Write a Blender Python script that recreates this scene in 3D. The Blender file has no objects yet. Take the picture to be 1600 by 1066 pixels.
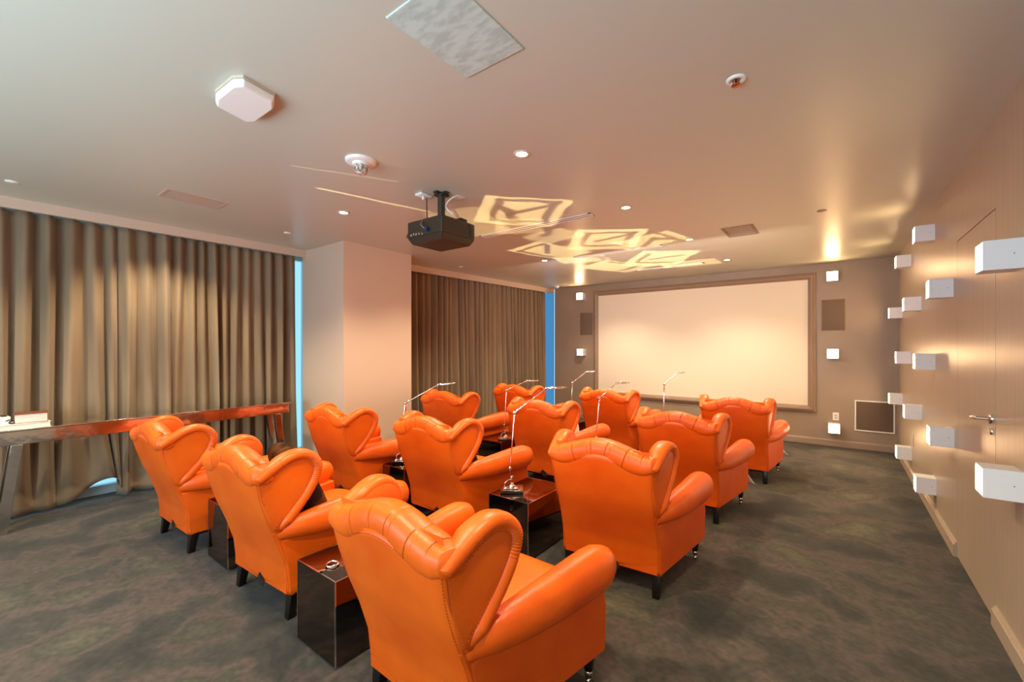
import bpy, bmesh, math, random
from mathutils import Vector, Matrix
import numpy as np
random.seed(4)
SC=bpy.context.scene; COL=SC.collection
H=2.749; XW=.687; YB=7.969; XG1=-6.0; YR=-2.4
R=math.radians
# ------------------------------------------------------------------ helpers
class MB:
    """collects geometry of ONE mesh"""
    def __init__(s): s.v=[]; s.f=[]; s.sm=[]
    def add(s,vs,fs,smooth=False):
        o=len(s.v); s.v+= [tuple(p) for p in vs]; s.f+=[tuple(i+o for i in f) for f in fs]; s.sm+=[smooth]*len(fs); return s
    def box(s,x0,x1,y0,y1,z0,z1,M=None,bev=0,seg=2):
        bm=bmesh.new(); bmesh.ops.create_cube(bm,size=1)
        for v in bm.verts: v.co=Vector(((x0+x1)/2+v.co.x*(x1-x0),(y0+y1)/2+v.co.y*(y1-y0),(z0+z1)/2+v.co.z*(z1-z0)))
        if bev: bmesh.ops.bevel(bm,geom=bm.edges[:],offset=bev,segments=seg,affect='EDGES',profile=.5)
        return s.bm(bm,M,bool(bev))
    def bm(s,bm,M=None,smooth=False):
        if M is not None: bmesh.ops.transform(bm,matrix=M,verts=bm.verts)
        bm.verts.index_update()
        s.add([v.co[:] for v in bm.verts],[[v.index for v in f.verts] for f in bm.faces],smooth); bm.free(); return s
    def hull8(s,b,t,bev=0,seg=2,M=None):
        """b,t: 4 bottom / 4 top points, counterclockwise seen from above"""
        bm=bmesh.new(); vb=[bm.verts.new(p) for p in b]; vt=[bm.verts.new(p) for p in t]; n=len(b)
        bm.faces.new(vb[::-1]); bm.faces.new(vt)
        for i in range(n): bm.faces.new((vb[i],vb[(i+1)%n],vt[(i+1)%n],vt[i]))
        if bev: bmesh.ops.bevel(bm,geom=bm.edges[:],offset=bev,segments=seg,affect='EDGES',profile=.5)
        return s.bm(bm,M,bool(bev))
    def cyl(s,p,q,r0,r1=None,n=16,smooth=True):
        r1=r0 if r1 is None else r1
        p=Vector(p);q=Vector(q);d=(q-p).normalized()
        u=d.orthogonal().normalized(); w=d.cross(u)
        vs=[p+(u*math.cos(2*math.pi*i/n)+w*math.sin(2*math.pi*i/n))*r0 for i in range(n)]
        vs+=[q+(u*math.cos(2*math.pi*i/n)+w*math.sin(2*math.pi*i/n))*r1 for i in range(n)]
        s.add(vs,[(i,(i+1)%n,n+(i+1)%n,n+i) for i in range(n)],smooth)
        s.add(vs[:n],[tuple(range(n))[::-1]]); s.add(vs[n:],[tuple(range(n))]); return s
    def lathe(s,c,prof,n=24,axis='z',smooth=True):
        c=Vector(c); vs=[]
        for r,h in prof:
            for i in range(n):
                a=2*math.pi*i/n; p={'z':(r*math.cos(a),r*math.sin(a),h),'x':(h,r*math.cos(a),r*math.sin(a)),'y':(r*math.sin(a),h,r*math.cos(a))}[axis]
                vs.append(c+Vector(p))
        fs=[(k*n+i,k*n+(i+1)%n,(k+1)*n+(i+1)%n,(k+1)*n+i) for k in range(len(prof)-1) for i in range(n)]
        return s.add(vs,fs,smooth)
    def tube(s,pts,r,n=8,up=(0,0,1),smooth=True,ry=None,dome=True,dome2=None,ex=1.0):
        """sweep an ellipse; r,ry numbers or per-point lists (r along 'up', ry sideways)"""
        P=[Vector(p) for p in pts]; m=len(P)
        rr=r if isinstance(r,(list,tuple)) else [r]*m
        ry=rr if ry is None else (ry if isinstance(ry,(list,tuple)) else [ry]*m)
        rings=[]
        prev=None
        for k in range(m):
            t=(P[min(k+1,m-1)]-P[max(k-1,0)]).normalized()
            U=Vector(up(k) if callable(up) else up); 
            side=t.cross(U)
            if side.length<1e-3: side=t.orthogonal()
            side.normalize()
            if prev is not None and side.dot(prev)<0 and not callable(up): side=-side
            prev=side
            u=side.cross(t).normalized()
            rings.append((P[k],side,u,rr[k],ry[k],t))
        R_=[]
        if dome:
            p,sd,u,a,b,t=rings[0]; e=min(a,b)
            for f in (1.0,.7,.35): R_.append((p-t*e*math.sin(f*math.pi/2)*.9,sd,u,a*math.cos(f*math.pi/2)+1e-4,b*math.cos(f*math.pi/2)+1e-4))
        R_+=[x[:5] for x in rings]
        if (dome if dome2 is None else dome2):
            p,sd,u,a,b,t=rings[-1]; e=min(a,b)
            for f in (.35,.7,1.0): R_.append((p+t*e*math.sin(f*math.pi/2)*.9,sd,u,a*math.cos(f*math.pi/2)+1e-4,b*math.cos(f*math.pi/2)+1e-4))
        vs=[]
        for p,sd,u,a,b in R_:
            for i in range(n):
                q=2*math.pi*i/n; cq,sq=math.cos(q),math.sin(q); vs.append(p+sd*b*math.copysign(abs(cq)**ex,cq)+u*a*math.copysign(abs(sq)**ex,sq))
        K=len(R_)
        fs=[(k*n+i,k*n+(i+1)%n,(k+1)*n+(i+1)%n,(k+1)*n+i) for k in range(K-1) for i in range(n)]
        fs+=[tuple(range(n))[::-1],tuple((K-1)*n+i for i in range(n))]
        return s.add(vs,fs,smooth)
    def grid(s,F,nu,nv,smooth=True,close_u=False):
        vs=[F(i/(nu-(0 if close_u else 1)),j/(nv-1)) for j in range(nv) for i in range(nu)]
        fs=[(j*nu+i,j*nu+(i+1)%nu,(j+1)*nu+(i+1)%nu,(j+1)*nu+i) for j in range(nv-1) for i in range(nu if close_u else nu-1)]
        return s.add(vs,fs,smooth)
    def build(s,name,mat,parent=None,loc=None,fix=True,kind=None):
        me=bpy.data.meshes.new(name); me.from_pydata(s.v,[],s.f); me.materials.append(mat)
        me.polygons.foreach_set('use_smooth',s.sm)
        if fix:
            b=bmesh.new(); b.from_mesh(me); bmesh.ops.recalc_face_normals(b,faces=b.faces[:]); b.to_mesh(me); b.free()
        o=bpy.data.objects.new(name,me); COL.objects.link(o)
        if parent: o.parent=parent
        if loc: o.location=loc
        if kind: o['kind']=kind
        return o
def tag(o,label,cat,group=None,kind=None):
    o['label']=label; o['category']=cat
    if group: o['group']=group
    if kind: o['kind']=kind
    return o
def thing(name,label,cat,loc=(0,0,0),rz=0,group=None):
    o=bpy.data.objects.new(name,None); COL.objects.link(o); o.empty_display_size=.1
    o.location=loc; o.rotation_euler=(0,0,rz); return tag(o,label,cat,group)
def dup(root,label,loc,rz=0,group=None,skip=()):
    def cp(o,par):
        c=o.copy(); COL.objects.link(c); c.parent=par
        for g in o.children: cp(g,c)
    r=root.copy(); COL.objects.link(r); r.location=loc; r.rotation_euler=(0,0,rz); r['label']=label
    if group: r['group']=group
    for ch in root.children:
        if ch.name.split('.')[0] in skip: continue
        cp(ch,r)
    return r
def wn(o):
    m=o.modifiers.new('wn','WEIGHTED_NORMAL'); m.keep_sharp=True; return o
def cr(P,n=8,closed=False):
    """Catmull-Rom through points"""
    P=[np.array(p,float) for p in P]; out=[]; N=len(P)
    for i in range(N if closed else N-1):
        if closed: a,b,c,d=P[i-1],P[i],P[(i+1)%N],P[(i+2)%N]
        else: a=P[max(i-1,0)];b=P[i];c=P[i+1];d=P[min(i+2,N-1)]
        for k in range(n):
            t=k/n; out.append(.5*((2*b)+(-a+c)*t+(2*a-5*b+4*c-d)*t*t+(-a+3*b-3*c+d)*t**3))
    if not closed: out.append(P[-1])
    return out
def ip(x,xs,ys): return float(np.interp(x,xs,ys))
# ------------------------------------------------------------------ materials
def srgb(r,g,b):
    f=lambda c:(c/255/12.92 if c/255<=.04045 else ((c/255+.055)/1.055)**2.4)
    return (f(r),f(g),f(b),1)
def mat(name,col,rough=.5,metal=0,spec=.5,noise=None,bump=None,emit=None,coat=0,**kw):
    m=bpy.data.materials.new(name); m.use_nodes=True; nt=m.node_tree; N=nt.nodes; L=nt.links
    b=N['Principled BSDF']; b.inputs['Base Color'].default_value=col; b.inputs['Roughness'].default_value=rough
    b.inputs['Metallic'].default_value=metal; b.inputs['Specular IOR Level'].default_value=spec
    if coat: b.inputs['Coat Weight'].default_value=coat; b.inputs['Coat Roughness'].default_value=.1
    tc=N.new('ShaderNodeTexCoord')
    if noise:   # (col2, scale, contrast lo, hi, stretch)
        c2,sc,lo,hi,st=noise
        mp=N.new('ShaderNodeMapping'); mp.inputs['Scale'].default_value=st; L.new(tc.outputs['Object'],mp.inputs[0])
        n=N.new('ShaderNodeTexNoise'); n.inputs['Scale'].default_value=sc; n.inputs['Detail'].default_value=5; L.new(mp.outputs[0],n.inputs[0])
        r=N.new('ShaderNodeMapRange'); r.inputs['From Min'].default_value=lo; r.inputs['From Max'].default_value=hi; L.new(n.outputs['Fac'],r.inputs[0])
        x=N.new('ShaderNodeMix'); x.data_type='RGBA'; x.inputs[6].default_value=col; x.inputs[7].default_value=c2
        L.new(r.outputs[0],x.inputs[0]); L.new(x.outputs[2],b.inputs['Base Color'])
    if bump:    # (scale, strength, distance, stretch)
        mp=N.new('ShaderNodeMapping'); mp.inputs['Scale'].default_value=bump[3]; L.new(tc.outputs['Object'],mp.inputs[0])
        n=N.new('ShaderNodeTexNoise'); n.inputs['Scale'].default_value=bump[0]; n.inputs['Detail'].default_value=4; L.new(mp.outputs[0],n.inputs[0])
        u=N.new('ShaderNodeBump'); u.inputs['Strength'].default_value=bump[1]; u.inputs['Distance'].default_value=bump[2]
        L.new(n.outputs['Fac'],u.inputs['Height']); L.new(u.outputs[0],b.inputs['Normal'])
    if emit:
        b.inputs['Emission Color'].default_value=emit[0]; b.inputs['Emission Strength'].default_value=emit[1]
    return m
O1=(1,1,1)
M={}
M['ceiling']=mat('ceiling_paint',srgb(194,194,178),.36,spec=.55,bump=(90,.02,.002,O1))
M['wall']=mat('taupe_paint',srgb(160,138,118),.42,spec=.45,noise=(srgb(152,130,110),2,.3,.7,O1),bump=(120,.05,.001,O1))
M['wallR']=mat('satin_wood_wall',srgb(182,163,140),.33,spec=.6,noise=(srgb(172,152,130),3,.3,.7,(14,14,.5)),bump=(60,.04,.001,(6,6,.3)))
M['column']=mat('column_paint',srgb(208,184,164),.5,spec=.3,bump=(120,.04,.001,O1))
M['white']=mat('white_plastic',srgb(238,236,230),.35)
M['whitebox']=mat('white_enamel',srgb(240,238,236),.4)
M['cream']=mat('cream_paint',srgb(205,188,168),.5)
M['trimgrey']=mat('grille_grey',srgb(150,130,112),.6)
M['chrome']=mat('chrome',srgb(235,228,222),.08,1)
M['brushed']=mat('polished_steel',srgb(222,222,222),.12,1,bump=(2.0,.22,.05,(1,1,1)))
M['mirror']=mat('bronze_mirror',srgb(120,104,96),.04,1)
M['blackglass']=mat('dark_mirror_glass',srgb(16,13,12),.04,0,spec=1.0,coat=1)
M['black']=mat('black_plastic',srgb(30,27,24),.4)
M['projb']=mat('projector_plastic',srgb(54,42,30),.42)
M['wood']=mat('black_stained_wood',srgb(28,20,16),.3,noise=(srgb(14,10,8),9,.3,.7,(1,1,.2)))
M['under']=mat('matte_black',srgb(14,12,11),.9)
M['stitch']=mat('stitch_thread',srgb(176,62,6),.6)
M['fur']=mat('dark_fur',srgb(44,22,12),.9,spec=.1,noise=(srgb(112,62,28),9,.45,.7,O1),bump=(120,.9,.01,O1))
M['cloth']=mat('white_cloth',srgb(240,232,215),.8,bump=(60,.2,.003,O1))
M['paper']=mat('book_pages',srgb(232,222,205),.8)
M['cover']=mat('brown_cover',srgb(120,62,34),.45)
M['coverw']=mat('white_cover',srgb(230,222,212),.4)
M['access']=mat('scuffed_galvanised_panel',srgb(196,212,204),.5,noise=(srgb(176,192,184),14,.42,.6,(1,2.4,1)))
M['screen']=mat('screen_cloth',srgb(238,222,200),.85,spec=.1)
M['frame']=mat('frame_paint',srgb(150,122,98),.4,spec=.5)
M['speaker']=mat('speaker_cloth',srgb(118,98,82),.9)
M['ventd']=mat('vent_mesh',srgb(110,88,70),.6)
M['clear']=mat('clear_lens',srgb(225,215,205),.1,noise=(srgb(120,90,70),60,.4,.6,O1))
M['brass']=mat('brass',srgb(190,110,60),.3,1)
M['blue']=mat('blue_plug',srgb(30,50,110),.3)
M['winframe']=mat('window_frame',srgb(215,228,236),.4)
M['glow']=mat('lit_lens',srgb(255,240,220),.5,emit=(srgb(255,214,160),38))
M['glowb']=mat('lit_lens_front',srgb(255,240,220),.5,emit=(srgb(255,206,150),62))
M['down']=mat('downlight_lens',srgb(255,240,220),.5,emit=(srgb(255,222,170),18))
def leather():
    m=mat('orange_leather',srgb(236,108,26),.38,spec=.35); nt=m.node_tree;N=nt.nodes;L=nt.links;b=N['Principled BSDF']
    tc=N.new('ShaderNodeTexCoord')
    n=N.new('ShaderNodeTexNoise'); n.inputs['Scale'].default_value=3.5; n.inputs['Detail'].default_value=6; L.new(tc.outputs['Object'],n.inputs[0])
    r=N.new('ShaderNodeValToRGB'); r.color_ramp.elements[0].position=.3; r.color_ramp.elements[0].color=srgb(214,80,8)
    r.color_ramp.elements[1].position=.75; r.color_ramp.elements[1].color=srgb(236,104,20); L.new(n.outputs['Fac'],r.inputs[0]); L.new(r.outputs[0],b.inputs['Base Color'])
    n2=N.new('ShaderNodeTexNoise'); n2.inputs['Scale'].default_value=160; n2.inputs['Detail'].default_value=3; L.new(tc.outputs['Object'],n2.inputs[0])
    n3=N.new('ShaderNodeTexNoise'); n3.inputs['Scale'].default_value=7; n3.inputs['Detail'].default_value=3; L.new(tc.outputs['Object'],n3.inputs[0])
    a=N.new('ShaderNodeMath'); a.operation='MULTIPLY_ADD'; a.inputs[1].default_value=6; L.new(n3.outputs['Fac'],a.inputs[0]); L.new(n2.outputs['Fac'],a.inputs[2])
    u=N.new('ShaderNodeBump'); u.inputs['Strength'].default_value=.25; u.inputs['Distance'].default_value=.002
    L.new(a.outputs[0],u.inputs['Height']); L.new(u.outputs[0],b.inputs['Normal'])
    return m
M['leather']=leather()
def carpet():
    m=mat('mottled_carpet',srgb(70,66,54),.95,spec=.15); nt=m.node_tree;N=nt.nodes;L=nt.links;b=N['Principled BSDF']
    tc=N.new('ShaderNodeTexCoord')
    def noise(sc,st,det=6,dist=0):
        mp=N.new('ShaderNodeMapping'); mp.inputs['Scale'].default_value=st; mp.inputs['Rotation'].default_value=(0,0,.5); L.new(tc.outputs['Object'],mp.inputs[0])
        n=N.new('ShaderNodeTexNoise'); n.inputs['Scale'].default_value=sc; n.inputs['Detail'].default_value=det; n.inputs['Distortion'].default_value=dist; L.new(mp.outputs[0],n.inputs[0]); return n
    def ramp(n,e):
        r=N.new('ShaderNodeValToRGB'); r.color_ramp.elements[0].position=e[0][0]; r.color_ramp.elements[0].color=e[0][1]
        r.color_ramp.elements[1].position=e[-1][0]; r.color_ramp.elements[1].color=e[-1][1]
        for p,c in e[1:-1]: k=r.color_ramp.elements.new(p); k.color=c
        L.new(n.outputs['Fac'],r.inputs[0]); return r
    A=ramp(noise(2.1,(1,1,1),10,.0),[(.36,srgb(40,38,32)),(.45,srgb(56,53,44)),(.51,srgb(80,67,60)),(.57,srgb(60,57,45)),(.68,srgb(88,83,64))])
    B=ramp(noise(30,(1,1.1,1),8,.0),[(.36,(.42,.42,.42,1)),(.64,(1.35,1.3,1.22,1))])
    C=ramp(noise(420,(1,1,1),2),[(.3,(.55,.55,.55,1)),(.7,(1.4,1.4,1.4,1))])
    x=N.new('ShaderNodeMix'); x.data_type='RGBA'; x.blend_type='MULTIPLY'; x.inputs[0].default_value=.5; L.new(A.outputs[0],x.inputs[6]); L.new(B.outputs[0],x.inputs[7])
    y=N.new('ShaderNodeMix'); y.data_type='RGBA'; y.blend_type='MULTIPLY'; y.inputs[0].default_value=.6; L.new(x.outputs[2],y.inputs[6]); L.new(C.outputs[0],y.inputs[7])
    L.new(y.outputs[2],b.inputs['Base Color'])
    u=N.new('ShaderNodeBump'); u.inputs['Strength'].default_value=.7; u.inputs['Distance'].default_value=.006; n=noise(300,O1,3); L.new(n.outputs['Fac'],u.inputs['Height']); L.new(u.outputs[0],b.inputs['Normal'])
    b.inputs['Sheen Weight'].default_value=.15
    return m
M['carpet']=carpet()
def curtain_m():
    m=mat('woven_curtain',srgb(150,127,101),.85,spec=.1,noise=(srgb(128,108,86),5,.35,.65,(1,1,.15))); nt=m.node_tree;N=nt.nodes;L=nt.links;b=N['Principled BSDF']
    tc=N.new('ShaderNodeTexCoord'); n=N.new('ShaderNodeTexNoise'); n.inputs['Scale'].default_value=220; L.new(tc.outputs['Object'],n.inputs[0])
    u=N.new('ShaderNodeBump'); u.inputs['Strength'].default_value=.5; u.inputs['Distance'].default_value=.003; L.new(n.outputs['Fac'],u.inputs['Height']); L.new(u.outputs[0],b.inputs['Normal'])
    b.inputs['Sheen Weight'].default_value=.2
    return m
M['curtain']=curtain_m()
def glass(tint):
    m=bpy.data.materials.new('window_glass'); m.use_nodes=True; nt=m.node_tree; nt.nodes.clear()
    o=nt.nodes.new('ShaderNodeOutputMaterial'); t=nt.nodes.new('ShaderNodeBsdfTransparent'); t.inputs[0].default_value=tint
    g=nt.nodes.new('ShaderNodeBsdfGlossy'); g.inputs['Roughness'].default_value=.02; x=nt.nodes.new('ShaderNodeMixShader'); x.inputs[0].default_value=.06
    nt.links.new(t.outputs[0],x.inputs[1]); nt.links.new(g.outputs[0],x.inputs[2]); nt.links.new(x.outputs[0],o.inputs[0]); return m
M['glass']=glass((.86,.95,.98,1)); M['glass2']=glass((.36,.52,.66,1))
# ------------------------------------------------------------------ room shell
def S(name,mb,m,parent=None):
    o=mb.build(name,m,parent)
    if parent is None: o['kind']='structure'
    return o
S('floor',MB().box(XG1-.1,XW+.1,YR-.1,YB+.1,-.1,0),M['carpet'])
S('ceiling',MB().box(XG1-.1,XW+.1,YR-.1,YB+.1,H,H+.1),M['ceiling'])
S('wall_back',MB().box(-4.87,XW+.1,YB,YB+.1,0,H),M['wall'])
S('wall_rear',MB().box(XG1-.1,XW+.1,YR-.1,YR,0,H),M['wall'])
S('wall_right',MB().box(XW,XW+.1,YR,3.418,0,H).box(XW,XW+.1,4.34,YB,0,H).box(XW,XW+.1,3.418,4.34,2.25,H),M['wallR'])
d=S('door_1',MB().box(XW+.0,XW+.04,3.424,4.334,.008,2.244),M['wallR'])
S('trim_1',MB().box(XW+.05,XW+.09,3.40,4.36,0,2.27),M['under'])   # dark reveal behind the door gap
h=MB().lathe((XW,3.489,1.10),[(0,-.012),(.027,-.012),(.027,0)],24,'x').cyl((XW-.01,3.489,1.10),(XW-.065,3.489,1.10),.010)
h.tube([(XW-.06,3.489,1.10),(XW-.066,3.53,1.10),(XW-.064,3.60,1.10),(XW-.055,3.615,1.085)],[.010,.0095,.009,.007],10)
h.lathe((XW,3.489,1.03),[(0,-.008),(.018,-.008),(.018,0)],20,'x')
S('door_handle',h,M['chrome'],d)
# baseboards with a small bevelled cap
def baseb(name,mb): S(name,mb,M['wallR'] if 'right' in name else M['wall'])
def bb_y(mb,y0,y1,x): 
    mb.hull8([(x-.02,y0,0),(x,y0,0),(x,y1,0),(x-.02,y1,0)],[(x-.02,y0,.085),(x,y0,.085),(x,y1,.085),(x-.02,y1,.085)])
    mb.hull8([(x-.016,y0,.085),(x,y0,.085),(x,y1,.085),(x-.016,y1,.085)],[(x-.006,y0,.105),(x,y0,.105),(x,y1,.105),(x-.006,y1,.105)]); return mb
baseb('baseboard_right',bb_y(bb_y(MB(),4.345,YB,XW),YR,3.41,XW))
mb=MB(); mb.hull8([(-4.86,YB-.02,.02),(XW-.02,YB-.02,.02),(XW-.02,YB,.02),(-4.86,YB,.02)],[(-4.86,YB-.02,.10),(XW-.02,YB-.02,.10),(XW-.02,YB,.10),(-4.86,YB,.10)])
mb.hull8([(-4.86,YB-.016,.10),(XW-.02,YB-.016,.10),(XW-.02,YB,.10),(-4.86,YB,.10)],[(-4.86,YB-.006,.118),(XW-.02,YB-.006,.118),(XW-.02,YB,.118),(-4.86,YB,.118)])
baseb('baseboard_back',mb)
# column between the two windows
S('wall_column',MB().box(-5.59,-4.629,2.825,3.835,0,H),M['column'])
# curtain pockets: fascia dropped from the ceiling
S('trim_2',MB().box(-5.54,-5.50,YR,2.83,2.66,H),M['column'])
mb=MB(); a=(-5.19,3.83); b=(-4.885,YB); mb.hull8([(a[0]-.04,a[1],2.655),(a[0],a[1],2.655),(b[0],b[1],2.655),(b[0]-.04,b[1],2.655)],[(a[0]-.04,a[1],H),(a[0],a[1],H),(b[0],b[1],H),(b[0]-.04,b[1],H)])
S('trim_3',mb,M['column'])
# glazing
def window(n,y0,y1,x,ys,extra=None):
    f=MB().box(x-.05,x+.02,y0,y1,0,.09).box(x-.05,x+.02,y0,y1,H-.06,H)
    for y in ys: f.box(x-.05,x+.02,y-.03,y+.03,0,H)
    w=S('window_%d'%n,f,M['winframe'])
    S('window_pane',MB().box(x-.02,x-.012,y0,y1,.09,H-.06),M['glass' if n==1 else 'glass2'],w)
    return w
window(1,YR,3.25,-5.97,[-2.37,-.9,.45,1.8,3.05])
S('wall_left',MB().box(-6.0,-5.6,3.25,3.9,0,H),M['column'])
w2=window(2,3.85,YB+.05,-5.62,[3.9,5.2,6.6,7.94])
S('window_pane',MB().box(-5.6,-4.9,YB+.02,YB+.03,.0,H-.06),M['glass2'],w2)
# ------------------------------------------------------------------ curtains
def curtain(name,label,p0,p1,n_f,amp,seed,special=None,z1=2.69,hem=.025):
    rg=np.random.RandomState(seed); 
    p0=np.array(p0);p1=np.array(p1); Lw=np.linalg.norm(p1-p0); t=(p1-p0)/Lw; nrm=np.array([t[1],-t[0]])
    if nrm[0]<0: nrm=-nrm
    nu=n_f*14; nv=46
    ph=np.cumsum(rg.uniform(.75,1.3,n_f+2)); ph=ph/ph[n_f]*1.0    # fold borders
    am=rg.uniform(.6,1.2,n_f+3); drift=rg.normal(0,1,(4,3))
    def F(u,v):
        k=np.searchsorted(ph,u); lo=ph[k-1] if k>0 else 0; hi=ph[min(k,len(ph)-1)]; q=(u-lo)/(hi-lo+1e-9)
        z=z1+(hem-z1)*v
        a=amp*am[k]*(.75+.35*v)
        w=v**1.4
        s=.5-.5*math.cos(2*math.pi*q); off=a*(s**.8)
        off+=.02*w*math.sin(5*u*2*math.pi+seed)+.014*w*math.sin(13*u*math.pi+drift[0,0])
        uu=u*Lw + w*(.035*math.sin(7*u*math.pi+drift[1,0])+.02*math.sin(19*u*math.pi+drift[2,1]))*(1 if .03<u<.97 else .2)
        # gentle sideways S shape of each pleat
        uu+=.012*math.sin(v*3+k)*(0 if k%3 else 1)
        if special: uu,off,z=special(uu,off,z,v,u)
        p=p0+t*uu+nrm*(off-.03)
        return (p[0],p[1],z)
    mb=MB().grid(F,nu,nv); o=mb.build(name,M['curtain'],fix=False)
    md=o.modifiers.new('th','SOLIDIFY'); md.thickness=.004; md.offset=0
    return tag(o,label,'curtain','floor length curtains')
def sp(uu,off,z,v,u):
    # hem kicked up and bunched close to the panel edge, fabric pulled flat under the console
    Y=-2.35+uu
    g=math.exp(-((Y-.90)/.16)**2); low=max(0,(v-.72)/.28)
    z=z+g*low*.19*(1 if Y<.99 else .6)
    flat=math.exp(-((Y-.55)/.28)**2)*low
    off=off*(1-.7*flat)+.06*flat
    uu=uu+g*low*.07
    return uu,off,z
curtain('curtain','taupe curtain panel at left edge, hem kicked up under the console table',(-5.70,-2.35),(-5.75,1.05),23,.12,3,sp)
curtain('curtain','taupe curtain panel hanging between the dark gap and the pale column',(-5.72,1.03),(-5.70,2.79),13,.12,8)
curtain('curtain','taupe curtain panel between the pale column and the screen wall',(-5.30,3.85),(-5.025,7.84),32,.10,5)
# ------------------------------------------------------------------ screen, wall things
def rect_ring(mb,x0,x1,z0,z1,prof,y):
    """mitred moulding: prof = (outward offset, depth toward room)"""
    vs=[];n=len(prof)
    for cx,cz,sx,sz in ((x0,z0,-1,-1),(x1,z0,1,-1),(x1,z1,1,1),(x0,z1,-1,1)):
        for o,dp in prof: vs.append((cx+sx*o,y-dp,cz+sz*o))
    fs=[(c*n+i,((c+1)%4)*n+i,((c+1)%4)*n+i+1,c*n+i+1) for c in range(4) for i in range(n-1)]
    mb.add(vs,fs); return mb
scr=thing('projection_screen','large white projection screen in a brown moulded frame on the far wall','screen',(-2.09,YB,0))
def at0(o,root):   # build in world coordinates, then parent
    o.parent=root; o.matrix_parent_inverse=Matrix.Translation(root.location).inverted() if root.rotation_euler.z==0 else (Matrix.Translation(root.location)@Matrix.Rotation(root.rotation_euler.z,4,'Z')).inverted(); return o
sx0,sx1,sz0,sz1=-3.83,-.345,.60,2.523
at0(MB().box(sx0-.01,sx1+.01,YB-.012,YB-.002,sz0-.01,sz1+.01).build('screen_fabric',M['screen']),scr)
at0(rect_ring(MB(),sx0,sx1,sz0,sz1,[(0,0),(0,.02),(.012,.026),(.02,.03),(.03,.045),(.05,.052),(.066,.05),(.078,.038),(.092,.034),(.1,.03),(.104,0)],YB).build('screen_frame',M['frame']),scr)
def wall_speaker(x,label):
    t=thing('wall_speaker',label,'speaker',(x,YB,1.97),0,'speaker grilles on the screen wall')
    MB().box(-.145,.145,-.008,0,-.235,.235,bev=.003).build('frame',M['frame'],t)
    MB().box(-.135,.135,-.012,-.006,-.225,.225,bev=.002).build('grille',M['speaker'],t)
wall_speaker(-.035,'brown fabric speaker grille on the screen wall, right of the screen')
wall_speaker(-4.105,'brown fabric speaker grille on the screen wall, left of the screen')
t=thing('wall_vent','square dark wall vent with white rim low on the screen wall','vent',(.434,YB,.502))
rect_ring(MB(),-.203,.203,-.205,.205,[(0,0),(0,.012),(.004,.014),(.014,.014),(.018,0)],0).build('frame',M['white'],t)
mb=MB().box(-.205,.205,-.004,0,-.207,.207)
for i in range(26): z=-.2+i*.016; mb.hull8([(-.203,-.010,z),(.203,-.010,z),(.203,-.004,z),(-.203,-.004,z)],[(-.203,-.010,z+.004),(.203,-.010,z+.004),(.203,-.004,z+.011),(-.203,-.004,z+.011)])
mb.build('slats',M['ventd'],t)
t=thing('wall_socket','white wall socket plate above the lowest lamp right of the screen','socket',(-.004,YB,.462))
MB().box(-.037,.037,-.007,0,-.058,.058,bev=.003).build('plate',M['white'],t)
MB().box(-.017,.017,-.010,-.006,.006,.034,bev=.002).box(-.017,.017,-.010,-.006,-.034,-.006,bev=.002).build('outlet',M['cream'],t)
t=thing('wall_switch','small taupe blank plate low on the right wall near the screen corner','switch',(XW,6.52,.455))
MB().box(-.005,0,-.035,.035,-.07,.07,bev=.002).build('plate',M['wallR'],t)
MB().box(-.008,-.004,-.012,.012,-.03,.03,bev=.001).build('button',M['cream'],t)
# cube sconces ---------------------------------------------------------
def sconce(label,loc,rz,gl,size=.14,dep=.13,group=None):
    t=thing('wall_sconce',label,'wall lamp',loc,rz,group); s=size/2
    # local: wall plane at x=0, box protrudes toward -x
    b=MB().box(-dep,0,-s,s,-s,-s+.006).box(-dep,0,-s,s,s-.006,s).box(-dep,0,-s,-s+.006,-s+.006,s-.006).box(-dep,0,s-.006,s,-s+.006,s-.006)
    b.box(-dep+.012,0,-s+.006,s-.006,-s+.006,s-.006)
    wn(b.build('housing',M['whitebox'],t))
    MB().box(-dep+.004,-dep+.011,-s+.007,s-.007,-s+.007,s-.007,bev=.002).build('lit_lens',gl,t)
    scw=MB()
    scw.cyl((-.03,-s-.001,.0),(-.03,-s+.001,.0),.003,n=8).build('screw',M['trimgrey'],t)
    return t
gR='cube sconces on the right wall'
RW=[(3.05,1.932,'white cube wall lamp just right of the door handle, higher of the nearest two'),
(3.05,.852,'white cube wall lamp below the door handle, lower of the nearest two'),
(4.53,1.935,'white cube wall lamp beside the top of the door, casting a long shadow'),
(4.50,.83,'white cube wall lamp left of the door handle, beside the door edge'),
(5.27,2.50,'white cube wall lamp nearest the ceiling and left of the door top'),
(5.25,1.368,'white cube wall lamp at mid height, nearest to the door'),
(5.20,.29,'white cube wall lamp lowest of all, just above the baseboard left of the door'),
(6.02,1.937,'white cube wall lamp upper row, second from the screen corner'),
(5.98,.832,'white cube wall lamp below mid height, second from the screen corner'),
(6.75,2.49,'white cube wall lamp in the top row, nearest the screen wall'),
(6.74,1.372,'white cube wall lamp at mid height, nearest the screen wall'),
(6.70,.273,'white cube wall lamp in the bottom row, nearest the screen wall'),
(7.56,1.942,'white cube wall lamp in the upper row, right in the screen corner'),
(7.54,.815,'white cube wall lamp in front of the square wall vent, in the screen corner')]
for y,z,l in RW: sconce(l,(XW,y,z),0,M['glow'],group=gR)
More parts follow.
